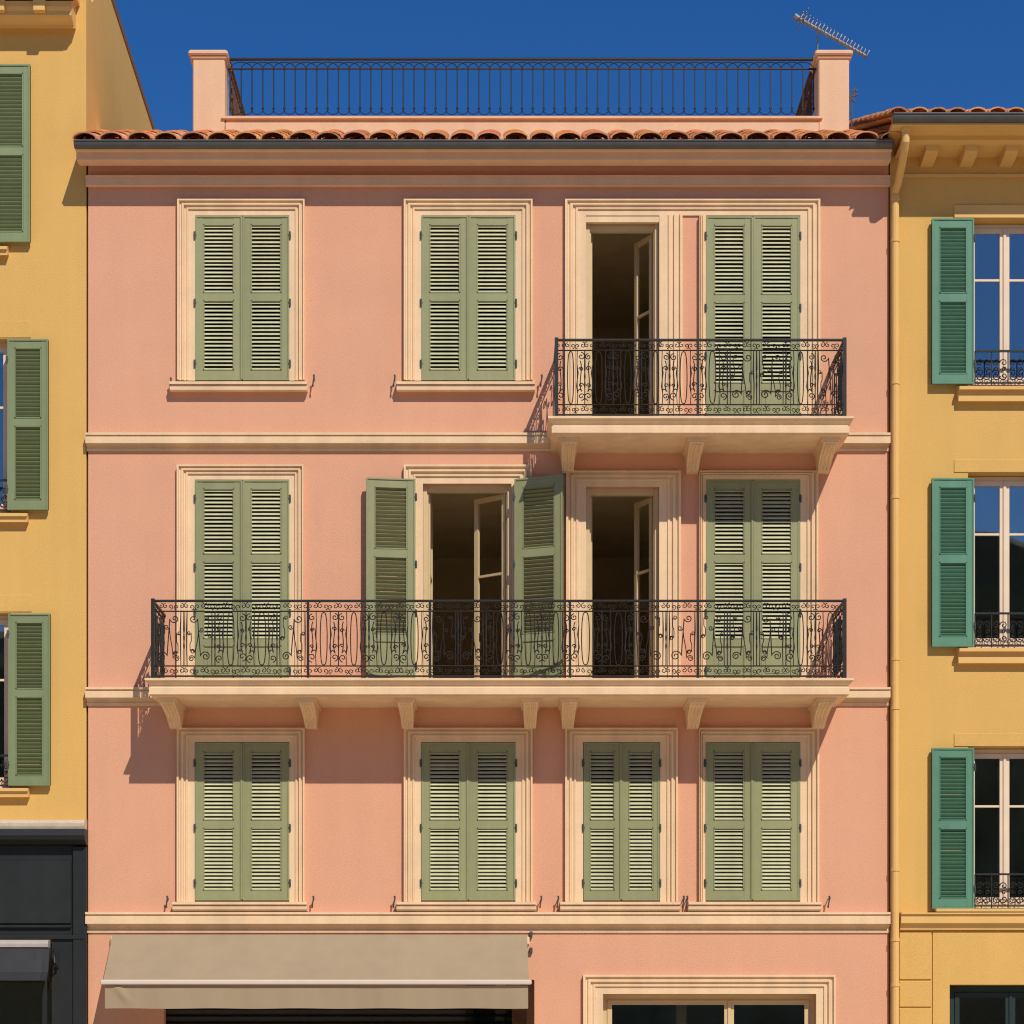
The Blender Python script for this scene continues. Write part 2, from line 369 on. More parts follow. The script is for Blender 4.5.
def balcony(parent, fx0, fx1, fyt, fyf, posts, ytop, dep, brackets, brk_h, label):
    """front iron spans pixel columns fx0..fx1 and rows fyt..fyf (on the front plane)"""
    d = -dep; fr = d+.06
    mb = MB()
    zt = Z(ytop, d)                                   # top of slab
    x0, x1 = X(fx0-6.5, d), X(fx1+8.5, d)
    # slab profile swept round three sides: (inset, z)
    px = lambda n: n*S
    prof = [(0, 0), (0, -px(2.0)), (.018, -px(2.6)), (.03, -px(4)), (.055, -px(6)), (.06, -px(8)), (.045, -px(8.8)), (.045, -px(15)), (.075, -px(15.2)), (.08, -px(16.5)), (.13, -px(16.6))]
    rings = []
    for st in range(4):
        r = []
        for o, z in prof:
            x = (x0+o) if st < 2 else (x1-o); y = 0.01 if st in (0, 3) else d+o
            r.append((x, y, zt+z))
        r.append((r[-1][0], r[-1][1], zt-.10)) if False else None
        rings.append(r)
    mb.loft(rings, closed=False)
    zl = zt-px(16.6)
    mb.quad((x0, .01, zt), (x1, .01, zt), (x1, d, zt), (x0, d, zt))
    mb.quad((x0+.13, .01, zl), (x1-.13, .01, zl), (x1-.13, d+.13, zl), (x0+.13, d+.13, zl))
    slab = mb.build('balcony', M['cream'], parent, label=label)
    ir = MB(); H = (fyf-fyt-2)*S*(D+fr)/D; zb = zt+.035
    xa, xb = X(fx0+2, fr), X(fx1-1, fr)
    iron_run(ir, (xa, fr), (1, 0), xb-xa, H, zb, [X(p, fr)-xa for p in posts])
    for xx in (xa, xb):
        iron_run(ir, (xx, fr), (0, 1), -fr, H, zb, [], ends=False)
        ir.box(xx-.021, xx+.021, fr-.021, fr+.021, zt-.005, zb+H+.03)
    ir.build('balcony_railing', M['iron'], slab)
    for bp in brackets:
        k = MB(); xc = X(bp); w = .092; b = dep-.17
        pr = [(.01, zl+.004), (-b, zl+.004), (-b, zl-.055), (-b+.02, zl-.07), (-b+.10, zl-.085), (-b*.62, zl-.12), (-b*.42, zl-brk_h*.62), (-b*.30, zl-brk_h*.82), (-.16, zl-brk_h), (.01, zl-brk_h)]
        wz = [w*(1-.26*min(1, (zl-z)/brk_h)) for y, z in pr]
        k.loft([[(xc-q, y, z) for (y, z), q in zip(pr, wz)], [(xc+q, y, z) for (y, z), q in zip(pr, wz)]], cap=True)
        k.box(xc-w-.018, xc+w+.018, -b-.018, .012, zl-.035, zl+.002)
        for q in (-.042, 0, .042):                    # raised flutes down the curved face
            pts = [(xc+q, y-.004, z) for y, z in pr[3:9]]
            k.tube(pts, .013, 6)
        k.build('bracket', M['cream'], slab)
    return slab

# ---------------------------------------------------------------- tiled roof
def tiles(mb, px0, px1, d0, z0, slope, L, period, left_short=None, rows=.42, front_n=2):
    """canal tiles: columns along x, rising backwards from (d0,z0)"""
    ca, sa = math.cos(slope), math.sin(slope)
    n = max(1, round((px1-px0)/period)); p = (px1-px0)/n; nr = max(1, math.ceil(L/rows))
    def arc(xc, t, r, up, lift, th):
        o = []
        K = 8
        for k in range(K+1):
            a = math.pi*k/K
            x = xc-math.cos(a)*r; h = math.sin(a)*r*.52*(1 if up else -1)
            o.append((x, h))
        i = [(xc+(x-xc)*(1-th/r), h-(th if up else -th)*(1 if abs(h) > .3*r else .5)) for x, h in reversed(o)]
        return [(x, d0+t*ca-(h+lift)*sa, z0+t*sa+(h+lift)*ca) for x, h in o+i]
    for c in range(n+1):
        for up in (False, True):
            if not up and c == n: continue
            xc = px0+c*p+(0 if up else p/2)
            for r in range(nr):
                t0 = r*rows - (.02 if r else (.045 if up else -.06)); t1 = min((r+1)*rows+.03, L)
                j = random.uniform(-.008, .008); jl = random.uniform(-.004, .004); jt = random.uniform(-.016, .016)
                if up and xc < (left_short or -1e9) and r > 0: continue
                ra, rb = (p*.455, p*.40) if up else (p*.34, p*.38)
                lift = .042 if up else .036
                g = random.uniform(.8, 1.2); mb.tone = (g, g*random.uniform(.9, 1.1), g*random.uniform(.8, 1.2))
                mb.loft([arc(xc+j, t0+jt, ra, up, lift+.016+jl, .014), arc(xc+j*.3, t1, rb, up, lift+jl, .014)], cap=True)
    return mb

# ================================================================= PINK HOUSE
pink = empty('pink_house', (X(488), 4.0, 0), 'salmon pink stucco house with two black iron balconies, standing between two yellow houses', 'house')
PL, PR = X(88.2), X(888.5)
ZR2 = Z(690); ZR1 = Z(436)          # door thresholds on balconies
ops = []
def op(px0, px1, pyt, pyb): ops.append((X(px0), X(px1), Z(pyb) if pyb is not None else 0.02, Z(pyt)))
op(195, 290, 216, 381); op(421, 516, 216, 381); op(586, 659, 222, 436); op(705.5, 800, 216, 436)
op(195, 290, 480, 690); op(423, 511.5, 484, 690); op(586, 659, 487, 690); op(705.5, 800, 480, 690)
op(195, 290, 742.5, 901); op(421, 516, 742.5, 901); op(583, 660, 742.5, 901); op(705, 800, 742.5, 901)
op(164, 512, 1001, None); op(602, 817, 994, 1150)
ZTOP = Z(140)
mb = MB(); wall(mb, PL, PR, 0, ZTOP, ops)
mb.box(PL, PL+.3, .35, 8.7, 0, ZTOP); mb.box(PR-.3, PR, .35, 8.7, 0, ZTOP); mb.box(PL, PR, 8.7, 9, 0, ZTOP)
mb.build('wall', M['pink'], pink)
# inner floors and partitions
mb = MB()
for py in (176, 452, 706, 938):
    mb.box(PL+.31, PR-.31, .355, 8.69, Z(py)-.12, Z(py)+.12)
for px in (350, 549, 684): mb.box(X(px)-.06, X(px)+.06, .36, 5.0, .02, Z(180))
mb.box(PL+.31, PR-.31, 5.0, 5.1, .02, Z(180))
mb.build('inner_wall', M['room'], pink)
# cornice, frieze, string courses
cor = [(140, .02), (139, -.40), (148.5, -.40), (150.5, -.39), (152, -.36), (152.3, -.34), (159.5, -.33), (160.2, -.30), (162.5, -.25), (165, -.17), (165.6, -.16), (166, .02)]
moulding(pink, 'cornice', cor, 82, 886, 'ppink')
moulding(pink, 'frieze_band', [(175, .02), (175, -.10), (176.6, -.10), (177, -.085), (184.8, -.085), (185.2, -.06), (187, -.04), (187, .02)], 87, 889, 'ppink')
def course(y, k=1.0):
    moulding(pink, 'string_course', [(y, .02), (y, -.11), (y+2.2, -.11), (y+2.6, -.085), (y+3.4, -.08), (y+4.2, -.10), (y+10.5, -.10), (y+10.5*k, -.10), (y+10.8*k, -.045), (y+12.6*k, -.042), (y+13*k, -.018), (y+15.6*k, -.015), (y+16*k, -.026), (y+18.5*k, -.02), (y+19*k, .02)], 86.9, 889)
course(432.5); course(687); course(912, 1.12)
# window surrounds
surround(pink, 178, 305, 201, 381, 17.5, 15.5, 15); surround(pink, 404, 532.5, 201, 381, 17.5, 17, 15)
surround(pink, 565, 819.5, 201, 434, 21, 19.5, 15)
strip(pink, 682, 659.2, 216, 434); strip(pink, 699, 706, 216, 434)
surround(pink, 177.5, 304, 466, 686, 17.5, 14.5, 14); surround(pink, 404, 532, 466, 686, 19, 20.5, 18)
surround(pink, 566, 680.5, 472, 686, 20, 21.5, 15); surround(pink, 699, 817.5, 472, 686, 7, 17.5, 8)
surround(pink, 177.5, 305, 728.5, 902, 17.5, 15.5, 14); surround(pink, 404, 532.5, 728.5, 902, 17, 17, 14)
surround(pink, 565, 677.5, 728.5, 902, 18, 17.5, 14); surround(pink, 699, 818.5, 728.5, 902, 6.5, 18.5, 14)
surround(pink, 583, 835, 975, 1150, 20, 19, 19, name='window_surround')
mb = MB(); mb.box(X(586.2), X(658.8), -.01, .05, Z(222.5), Z(215.5)); mb.build('door_lintel', M['cream'], pink)
for a, b, y in ((171, 308, 381.3), (397, 535, 381.3)): sill(pink, a, b, y)
for a, b in ((174, 308), (397, 536), (560, 679.5), (687.5, 820)): sill(pink, a, b, 901.8, 9.5, proj=.15)
# shutters
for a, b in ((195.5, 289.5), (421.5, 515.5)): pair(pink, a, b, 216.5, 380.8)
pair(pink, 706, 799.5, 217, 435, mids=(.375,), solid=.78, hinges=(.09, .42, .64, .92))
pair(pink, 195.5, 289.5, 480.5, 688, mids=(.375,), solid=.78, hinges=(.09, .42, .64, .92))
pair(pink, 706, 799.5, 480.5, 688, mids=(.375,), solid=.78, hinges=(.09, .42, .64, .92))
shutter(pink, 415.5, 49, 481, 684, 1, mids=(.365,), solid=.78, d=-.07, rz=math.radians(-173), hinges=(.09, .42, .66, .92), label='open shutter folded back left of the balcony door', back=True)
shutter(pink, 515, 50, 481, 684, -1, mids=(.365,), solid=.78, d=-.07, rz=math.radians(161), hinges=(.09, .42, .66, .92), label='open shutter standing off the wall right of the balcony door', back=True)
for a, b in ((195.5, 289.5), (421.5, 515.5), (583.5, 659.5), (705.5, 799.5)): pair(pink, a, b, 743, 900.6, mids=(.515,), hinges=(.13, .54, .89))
for p, y in ((172, 383), (314.5, 380), (395, 380), (541.5, 380), (168.5, 899), (314, 899), (395, 899), (541, 899), (558, 899), (683, 899), (686.5, 899), (828, 899)): hook(pink, p, y)
# casements
def leaf_frame(mb, w, h, sx, stile=.055, bars=(.4,), t=.04):
    mb.box(0, stile*sx, -t/2, t/2, 0, h); mb.box((w-stile)*sx, w*sx, -t/2, t/2, 0, h)
    mb.box(stile*sx, (w-stile)*sx, -t/2, t/2, 0, .12); mb.box(stile*sx, (w-stile)*sx, -t/2, t/2, h-stile, h)
    for f in bars: mb.box(stile*sx, (w-stile)*sx, -t/2+.004, t/2-.004, h*(1-f)-.014, h*(1-f)+.014)
def french(parent, px0, px1, pyt, pyb, dep=.08, ang=58, bars=(.37,)):
    x0, x1, z0, z1 = X(px0), X(px1), Z(pyb)+.01, Z(pyt); y = dep; f = .062
    mb = MB()
    mb.box(x0+.002, x0+f, y, y+.07, z0, z1-.002); mb.box(x1-f, x1-.002, y, y+.07, z0, z1-.002); mb.box(x0+f, x1-f, y, y+.07, z1-f*1.2, z1-.002)
    mb.box(x0+.002, x0+f-.015, y-.03, y, z0, z1-.002); mb.box(x1-f+.015, x1-.002, y-.03, y, z0, z1-.002)
    fr = mb.build('window', M['casement'], parent)
    w = (x1-x0-2*f)/2; h = z1-f*1.2-.01-z0
    for sx, xx, a in ((1, x0+f, math.radians(88)), (-1, x1-f, -math.radians(ang))):
        m2 = MB(); leaf_frame(m2, w, h, sx, bars=bars)
        c = m2.build('casement', M['casement'], None)
        c.parent = fr; c.matrix_parent_inverse = Matrix.Identity(4)
        c.matrix_local = Matrix.Translation((xx, y+.08, z0+.005)) @ Matrix.Rotation(a, 4, 'Z')
        g = MB(); g.box(.056*sx, (w-.056)*sx, -.003, .003, .121, h-.056)
        gg = g.build('pane', M['glass_clear'], None); gg.parent = fr; gg.matrix_local = c.matrix_local.copy()
    fr.matrix_parent_inverse = parent.matrix_basis.inverted()
    return fr
french(pink, 586, 659, 222.5, 436, ang=60)
french(pink, 586, 659, 487, 690, ang=60)
french(pink, 423, 511.5, 484, 690, ang=36, bars=(.40,))
def fixed(parent, px0, px1, pyt, pyb, mulls, dep=.12, m='wcase', f=.055, bars=(), g='glass', label=None):
    """closed window: outer frame, sashes split at mulls, glazing bars at pixel rows"""
    x0, x1, z0, z1 = X(px0), X(px1), Z(pyb), Z(pyt); y = dep
    mb = MB()
    mb.box(x0+.002, x0+f, y, y+.08, z0+.002, z1-.002); mb.box(x1-f, x1-.002, y, y+.08, z0+.002, z1-.002)
    mb.box(x0+f, x1-f, y, y+.08, z1-f, z1-.002); mb.box(x0+f, x1-f, y, y+.08, z0+.002, z0+f)
    fr = mb.build('window', M[m], parent, label=label)
    xs = [x0+f]+[X(q) for q in mulls]+[x1-f]
    s = .058
    for i, (a, b) in enumerate(zip(xs[:-1], xs[1:])):
        c = MB(); yy = y-.014
        c.box(a+.002, a+s, yy, yy+.05, z0+f+.002, z1-f-.002); c.box(b-s, b-.002, yy, yy+.05, z0+f+.002, z1-f-.002)
        c.box(a+s, b-s, yy, yy+.05, z1-f-s, z1-f-.002); c.box(a+s, b-s, yy, yy+.05, z0+f+.002, z0+f+s+.03)
        for q in bars: c.box(a+s, b-s, yy+.006, yy+.04, Z(q)-.013, Z(q)+.013)
        if i: c.rbox(a-.018, a+.018, yy-.016, yy-.001, z0+f+.004, z1-f-.004, .004)
        c.build('sash', M[m], fr)
        p = MB(); p.box(a+s-.004, b-s+.004, yy+.02, yy+.026, z0+f+s, z1-f-s+.004); p.build('pane', M[g], fr)
    return fr
fixed(pink, 602, 817, 994, 1150, (730.5,), dep=.16, m='casement', f=.07, g='glass')
# roller shutter under the awning
mb = MB(); z = Z(1001); k = 0
while z > .1:
    mb.prism_x([(.16, z), (.128, z-.02), (.128, z-.062), (.16, z-.082), (.18, z-.082), (.18, z)], X(164)+.003, X(512)-.003); z -= .084
mb.build('roller_shutter', M['roller'], pink)
# balconies
balcony(pink, 151, 845.5, 600, 676.5, (308, 430, 570, 698), 678, .90, (177, 312, 408, 530, 567.5, 692, 817), .26, 'long balcony across the whole second row of windows')
balcony(pink, 554.5, 845.5, 337, 413, (698,), 416, .84, (567.5, 691.5, 822), .25, 'short balcony under the two upper right doors')
# roof: gutter, tiles
GD = -.50
zg = Z(148, GD)
mb = MB()
R = .064; zg += .020; cy = GD+R; zc = zg+R
prof = [(cy+math.cos(a)*R, zc+math.sin(a)*R) for a in [math.pi+i*math.pi/10 for i in range(11)]]
prof = [(y, z) for y, z in prof] + [(y, z) for y, z in [(cy+math.cos(a)*(R-.008), zc+math.sin(a)*(R-.008)) for a in [2*math.pi-i*math.pi/10 for i in range(11)]]]
mb.prism_x(prof, X(73.5, GD), X(893, GD))
mb.tube([(X(73.5, GD), cy-R, zc+.004), (X(893, GD), cy-R, zc+.004)], .012, 6)
for xx in (X(73.5, GD), X(893, GD)-.004):
    mb.prism_x([(cy+math.cos(a)*R, zc+math.sin(a)*R) for a in [math.pi+i*math.pi/10 for i in range(11)]], xx, xx+.006)
mb.build('gutter', M['zinc'], pink)
SL = math.radians(24.5); zr = Z(148, GD)+.080
mb = MB(); mb.tone = (1, 1, 1)
LR = (.95-GD-.06)/math.cos(SL)
tiles(mb, X(93), X(885), GD+.06, zr, SL, LR, 26.4*S, left_short=PL+.05)
mb.tone = (1, 1, 1)
roof = mb.build('roof', M['tile'], pink, smooth=False)
mb = MB(); a0 = GD+.14
mb.prism_x([(a0, zr+.05), (a0, zr-.05), (0, zr-.05), (0, zr+.05+(-a0)*math.tan(SL))], X(88), X(889))
mb.prism_x([(0, zr-.05), (.95, zr-.05), (.95, zr+.05+(.95-a0)*math.tan(SL)), (0, zr+.05+(-a0)*math.tan(SL))], PL, PR)
mb.build('roof_bed', M['mortar'], pink)
# roof terrace
TD = .95
zt0 = Z(133, TD)
mb = MB()
mb.prism_x([(TD, zt0-.4), (TD, Z(124.4, TD)), (TD-.05, Z(124.2, TD)), (TD-.05, Z(127.5, TD)-.25), (TD-.02, zt0-.4)][::-1], X(226, TD), X(818, TD))
mb.box(X(226, TD), X(818, TD), TD, TD+.25, zt0-.4, Z(119, TD))
mb.box(X(222, TD), X(822, TD), TD-.06, TD+.27, Z(120.2, TD), Z(118.0, TD))
mb.box(X(193, TD)+.01, X(226, TD), TD+.3, 7.9, zt0-.6, Z(119, TD)); mb.box(X(818, TD), X(850, TD)-.01, TD+.3, 7.9, zt0-.6, Z(119, TD))
mb.box(X(193, TD)+.02, X(850, TD)-.02, TD+.25, 7.85, zt0-.6, zt0-.05)
ter = mb.build('roof_terrace', M['ppink'], pink, label='roof terrace parapet behind the tiles')
for a, b in ((191.5, 225.5), (817.5, 850)):
    p = MB()
    xa, xb = X(a, TD-.03), X(b, TD-.03)
    p.rbox(xa+.015, xb-.01, TD-.03, TD+.36, zt0-.55, Z(57, TD), .012)
    p.rbox(xa-.035, xb+.03, TD-.08, TD+.41, Z(57.2, TD), Z(52.4, TD), .014)
    p.rbox(xa-.008, xb+.012, TD-.05, TD+.38, Z(60, TD), Z(57.2, TD)-.003, .008)
    p.build('pillar', M['ppink'], ter)
ir = MB(); RD = TD+.12
xa, xb = X(228, RD), X(816, RD); z1 = Z(59.5, RD); z2 = Z(69, RD); z3 = Z(107, RD); z4 = Z(118, RD)
ir.rbox(xa, xb, RD-.02, RD+.02, z1-.012, z1+.016, .005); ir.box(xa, xb, RD-.012, RD+.012, z2-.007, z2+.007)
def terr_bars(P, L):
    n = round(L/(10.75*S*1.04)); w = L/n
    for i in range(n+1):
        u = i*w
        ir.tube([P(u, z3-.05), P(u, z2)], .0085, 5)
        ir.tube([P(u, z3-.045), P(u+.012, z3-.02), P(u, z3+.006), P(u-.012, z3-.02), P(u, z3-.045)], .006, 4)
        if i < n:
            j = random.uniform(-.004, .004)
            ir.tube([P(u+w/2-math.cos(a)*w/2, z3-.04-math.sin(a)*.055+j) for a in [k*math.pi/8 for k in range(9)]], .0052, 4)
            if i < n-1: ir.tube([P(u+w-math.cos(a)*w, z2+math.sin(a)*.085) for a in [k*math.pi/10 for k in range(11)]], .0052, 4)
terr_bars(lambda u, z: (xa+.03+u, RD, z), xb-xa-.06)
ir.build('terrace_railing', M['iron'], ter)
ir = MB()
for xs in (X(227.5, TD), X(816.5, TD)):
    iron_run(ir, (xs, TD+.38), (0, 1), 6.6, z1-z4+.02, z4-.02, [])
    ir.rbox(xs-.02, xs+.02, RD, 7.6, z1-.012, z1+.016, .005); ir.box(xs-.012, xs+.012, RD, 7.6, z2-.007, z2+.007)
    terr_bars(lambda u, z: (xs, TD+.4+u, z), 6.8)
    ir.box(xs-.012, xs+.012, TD+.36, 7.6, z4-.02, z4-.006)
ir.build('side_railing', M['rust'], ter, label='rusty brown side railing of the roof terrace')

# ================================================================= YELLOW HOUSES
def simple_house(name, label, x0, x1, ztop, ops, verge, gx, gd, side):
    h = empty(name, ((x0+x1)/2, 4.0, 0), label, 'house')
    mb = MB(); wall(mb, x0, x1, 0, ztop, ops)
    mb.box(x0, x1, 8.7, 9, 0, ztop)
    for xx in (x0, x1-.3):                              # side walls follow the roof line
        pts = [(.35, 0)]+[(9.0, 0)]+[(y, z-.06) for y, z in reversed(verge) if y >= .35]
        pts += [(.35, [z for y, z in verge if y < .35][-1]-.0)] if False else []
        pts += [(.35, ztop)]
        mb.prism_x(pts, xx, xx+.3)
    mb.build('wall', M['yellow'], h)
    return h
# ---- right house
RX0, RX1 = X(890), X(1210)
rz = [(-.80, 133), (3.9, -22), (9.0, 118)]
verge = [(y, Z(py)) for y, py in rz]
rops = []
def rop(px0, px1, pyt, pyb): rops.append((X(px0), X(px1), Z(pyb) if pyb else .02, Z(pyt)))
for a, b in ((968, 1047), (1150, 1200)):
    rop(a, b, 219, 386); rop(a, b, 473, 648); rop(a, b, 747, 908)
rop(949.5, 1100, 985, None)
RT = Z(142)
right = simple_house('yellow_house', 'yellow stucco house with bright green shutters, right of the pink house', RX0, RX1, RT, rops, verge, 0, 0, 0)
mb = MB()
for py in (180, 440, 712, 935): mb.box(RX0+.31, RX1-.31, .355, 8.69, Z(py)-.12, Z(py)+.12)
mb.box(RX0+.31, RX1-.31, 4.0, 4.1, .02, Z(180)); mb.build('inner_wall', M['room'], right)
GR = -.76
# eaves box + gutter + tiles
zs = Z(123, GR)
mb = MB()
mb.prism_x([(.02, zs), (GR+.05, zs), (GR+.05, zs+.06), (.02, zs+.06+.0)], X(894, GR), RX1)
mb.prism_x([(.02, zs+.001), (-.42, zs+.001), (-.42, zs-.05), (-.36, zs-.08), (.02, zs-.08)], X(901, -.4), RX1)
mb.build('eaves', M['ytrim'], right)
for q in (926, 965, 1005, 1045, 1085, 1125):
    k = MB(); xc = X(q); zz = zs-.08
    k.prism_x([(.01, zz), (-.36, zz), (-.36, zz-.07), (-.30, zz-.09), (-.16, zz-.115), (.01, zz-.125)], xc-.075, xc+.075); k.build('eaves_bracket', M['ytrim'], right)
moulding(right, 'string_course', [(174, .02), (174, -.04), (177, -.04), (177.5, .02)], 900, 1205, 'ytrim')
def gutter(parent, xa, xb, gd, zb, Rr=.085):
    mb = MB(); cy = gd+Rr; zc = zb+Rr
    prof = [(cy+math.cos(a)*Rr, zc+math.sin(a)*Rr) for a in [math.pi+i*math.pi/10 for i in range(11)]]
    inn = [(cy+math.cos(a)*(Rr-.008), zc+math.sin(a)*(Rr-.008)) for a in [2*math.pi-i*math.pi/10 for i in range(11)]]
    mb.prism_x(prof+inn, xa, xb); mb.tube([(xa, cy-Rr, zc+.004), (xb, cy-Rr, zc+.004)], .012, 6)
    mb.prism_x(prof, xa-.003, xa+.004); mb.prism_x(prof, xb-.004, xb+.003)
    return mb.build('gutter', M['zinc'], parent)
gutter(right, X(893.5, GR), RX1, GR-.03, Z(122.5, GR)+.012, .078)
sl = math.atan2(Z(-22)-Z(133), 4.7)
mb = MB(); mb.tone = (1, 1, 1)
tiles(mb, X(899, GR), RX1, GR+.04, Z(116, GR), sl, 4.8, 19.5*S)
for c0 in (X(893.5, GR),):                              # verge tiles along the open end
    for r in range(13):
        t = r*.36; y = GR+.06+t*math.cos(sl); z = Z(116, GR)+t*math.sin(sl)
        mb.tone = (random.uniform(.4, .6),)*3
        A = lambda yy, zz, rr: [(c0+.02-math.cos(a)*rr, yy, zz+math.sin(a)*rr*.7) for a in [k*math.pi/6 for k in range(7)]]
        mb.loft([A(y-.01, z+.05, .09), A(y+.37*math.cos(sl), z+.04+.37*math.sin(sl), .08)], cap=True)
mb.build('roof', M['tile'], right)
mb = MB()
zf = Z(116, GR)
mb.prism_x([(GR+.1, zf-.02), (GR+4.7*math.cos(sl)+.1, zf-.02+4.7*math.sin(sl)), (9, Z(118)-.0), (9, Z(118)-.1), (3.9, zf-.2+4.7*math.sin(sl)), (.0, RT-.02), (GR+.1, zs+.06)], X(892.5), RX1)
mb.build('roof_bed', M['mortar'], right)
for r, (yt, yo, yb, tr) in enumerate(((219, 219.5, 386, 276), (478, 473.5, 648, 531.5), (747, 747.5, 908.5, 805))):
    fixed(right, 968, 1047, yo, yb, (1007.3,), dep=.15, bars=(tr,))
    fixed(right, 1150, 1200, yo, yb, (1175,), dep=.15, bars=(tr,))
    ybt = yb if r < 2 else 909
    shutter(right, 972.5, 41.8, yt+2, ybt, 1, mids=(.475,), m='teal', d=-.062, rz=math.pi, hinges=(.12, .88), back=True)
    shutter(right, 1042.5, 41.8, yt+2, ybt, -1, mids=(.475,), m='teal', d=-.062, rz=math.pi, hinges=(.12, .88), back=True)
    mb = MB(); mb.rbox(X(954), X(1061), -.022 if r == 0 else -.010, .01, Z(yo-1), Z(yo-14), .004); mb.build('lintel', M['ytrim' if r == 0 else 'yellow'], right)
    if r < 2:
        moulding(right, 'window_sill', [(yb, .10), (yb, -.14), (yb+3.2, -.14), (yb+3.8, -.11), (yb+4.2, -.085), (yb+15, -.085), (yb+15.6, -.06), (yb+15.6, .01)], 957, 1060, 'ytrim')
    else: moulding(right, 'window_sill', [(yb, .10), (yb, -.14), (yb+3, -.14), (yb+3, .01)], 934, 1062, 'ytrim')
    ir = MB(); H = 34*S
    iron_x0, iron_x1 = X(974.5), X(1040.5)
    def guard(mb, xa, xb, y, zb, H):
        n = max(1, round((xb-xa)/.20)); w = (xb-xa)/n
        mb.box(xa, xb, y-.014, y+.014, zb+H-.01, zb+H+.012); mb.box(xa, xb, y-.01, y+.01, zb+.02, zb+.035)
        for i in range(n+1): mb.tube([(xa+i*w, y, zb), (xa+i*w, y, zb+H)], .008, 5)
        for i in range(n):
            c = xa+(i+.5)*w
            for sg in (-1, 1):
                for (cz, r0, a0, tn) in ((.27, .05, math.pi, -1.3), (.11, .055, math.pi, 1.3), (.19, .03, 0, 1.2)):
                    mb.tube([(c+sg*(w*.23+p[0]), y, zb+p[1]*H/.41) for p in spiral(0, cz, r0, .008, a0, tn, 14)], .006, 4)
    guard(ir, iron_x0, iron_x1, -.03, Z(yb), H)
    ir.build('window_guard', M['iron'], right)
moulding(right, 'string_course', [(912.5, .02), (912.5, -.13), (914, -.13), (914.3, -.105), (923, -.105), (923.5, -.07), (930, -.045), (930, .02)], 899.5, 1205, 'ytrim')
# quoins
q = MB()
for a, b in ((931.5, 979.5), (981, 1007), (1008.5, 1036), (1037.5, 1064), (1065.5, 1092), (1093.5, 1120), (1121.5, 1160)):
    q.rbox(X(899.3), X(931.3), -.018, .01, Z(b), Z(a), .006)
q.build('quoin', M['yellow'], right)
q = MB(); q.box(X(932.6), X(949.4), -.016, .01, .02, Z(931.5)); q.box(X(949.4), RX1-.02, -.016, .01, Z(984.6), Z(931.5)); q.build('render_panel', M['yellow'], right)
fixed(right, 949.5, 1100, 985, 1165, (1013,), dep=.14, m='dteal', f=.09, g='glass', label='dark green framed shop window under the yellow wall')
# downpipe
mb = MB()
xp, dp = X(894), -.075
pts = [(X(906, -.6), -.62, Z(128, -.6)), (X(905.5, -.6), -.60, Z(142, -.6)), (X(904.5, -.55), -.54, Z(151, -.5)), (X(902, -.4), -.38, Z(165, -.4)), (X(898.5, -.2), -.19, Z(182, -.2)), (X(895.5, -.1), -.10, Z(191, -.1)), (xp, dp, Z(196)), (xp, dp, Z(215)), (xp, dp, 0.02)]
mb.tube(pts, .046, 14)
mb.rbox(X(901.5, -.6), X(909.5, -.6), -.67, -.57, Z(132, -.6), Z(128, -.6), .008)
for y in (201, 243, 385, 499, 660, 709, 870, 940, 985):
    z = Z(y); mb.tube([(xp, dp, z-.02), (xp, dp, z+.02)], .054, 14)
    mb.box(xp-.01, xp+.01, dp, .01, z-.012, z+.012)
mb.build('downpipe', M['ytrim'], right, smooth=False)

# ---- left house
LX0, LX1 = X(-190), X(86.2)
vl = [(-.48, -16), (1.3, -76), (4.9, -51), (9.0, -22)]
vergeL = [(y, Z(py)) for y, py in vl]
lops = []
def lop(px0, px1, pyt, pyb): lops.append((X(px0), X(px1), Z(pyb) if pyb else .02, Z(pyt)))
lop(-79, -10, 66, 246); lop(-61, 10, 339, 513); lop(-60, 11, 613, 788); lop(-150, 53, 943, None)
LT = Z(-12)
left = simple_house('yellow_house', 'yellow stucco house with sage green shutters above a black shopfront, left of the pink house', LX0, LX1, LT, lops, vergeL, 0, 0, 0)
mb = MB()
for py in (40, 290, 560, 830): mb.box(LX0+.31, LX1-.31, .355, 8.69, Z(py)-.12, Z(py)+.12)
mb.box(LX0+.31, LX1-.31, 4.0, 4.1, .02, Z(40)); mb.build('inner_wall', M['room'], left)
# eaves with bracket and crown
ze = Z(-13, -.46)
mb = MB(); mb.box(LX0, X(73, -.4), -.44, .01, ze, ze+.06); mb.build('eaves', M['ytrim'], left)
moulding(left, 'cornice', [(1, .02), (1, -.30), (6, -.30), (8, -.29), (11, -.27), (15, -.27), (18, -.24), (22, -.18), (24.5, -.16), (25, -.13), (28, -.12), (29, .02)], -188, 76, 'ytrim')
for q in (45, 5, -35, -75, -115):
    k = MB(); xc = X(q)
    k.rbox(xc-.07, xc+.07, -.345, -.27, Z(11, -.33), ze-.002, .008); k.build('eaves_bracket', M['ytrim'], left)
gutter(left, LX0, X(74, -.5), -.56, ze+.02)
mb = MB(); mb.tone = (1, 1, 1)
th = .10; mb.tone = (.26, .25, .25)
xo = X(87.0)
up = [(y, z+.02) for y, z in vergeL]; dn = [(y, z-th+.02) for y, z in reversed(vergeL)]
def slab(pts, x1):
    mb.prism_x([(y, z+.02) for y, z in pts]+[(y, z-th+.02) for y, z in reversed(pts)], LX0, x1)
(ya, za), (yb, zb_) = vergeL[0], vergeL[1]; z00 = za+(zb_-za)*(0.0-ya)/(yb-ya)
slab([vergeL[0], (0.0, z00)], X(73)); slab([(0.0, z00)]+vergeL[1:], xo)
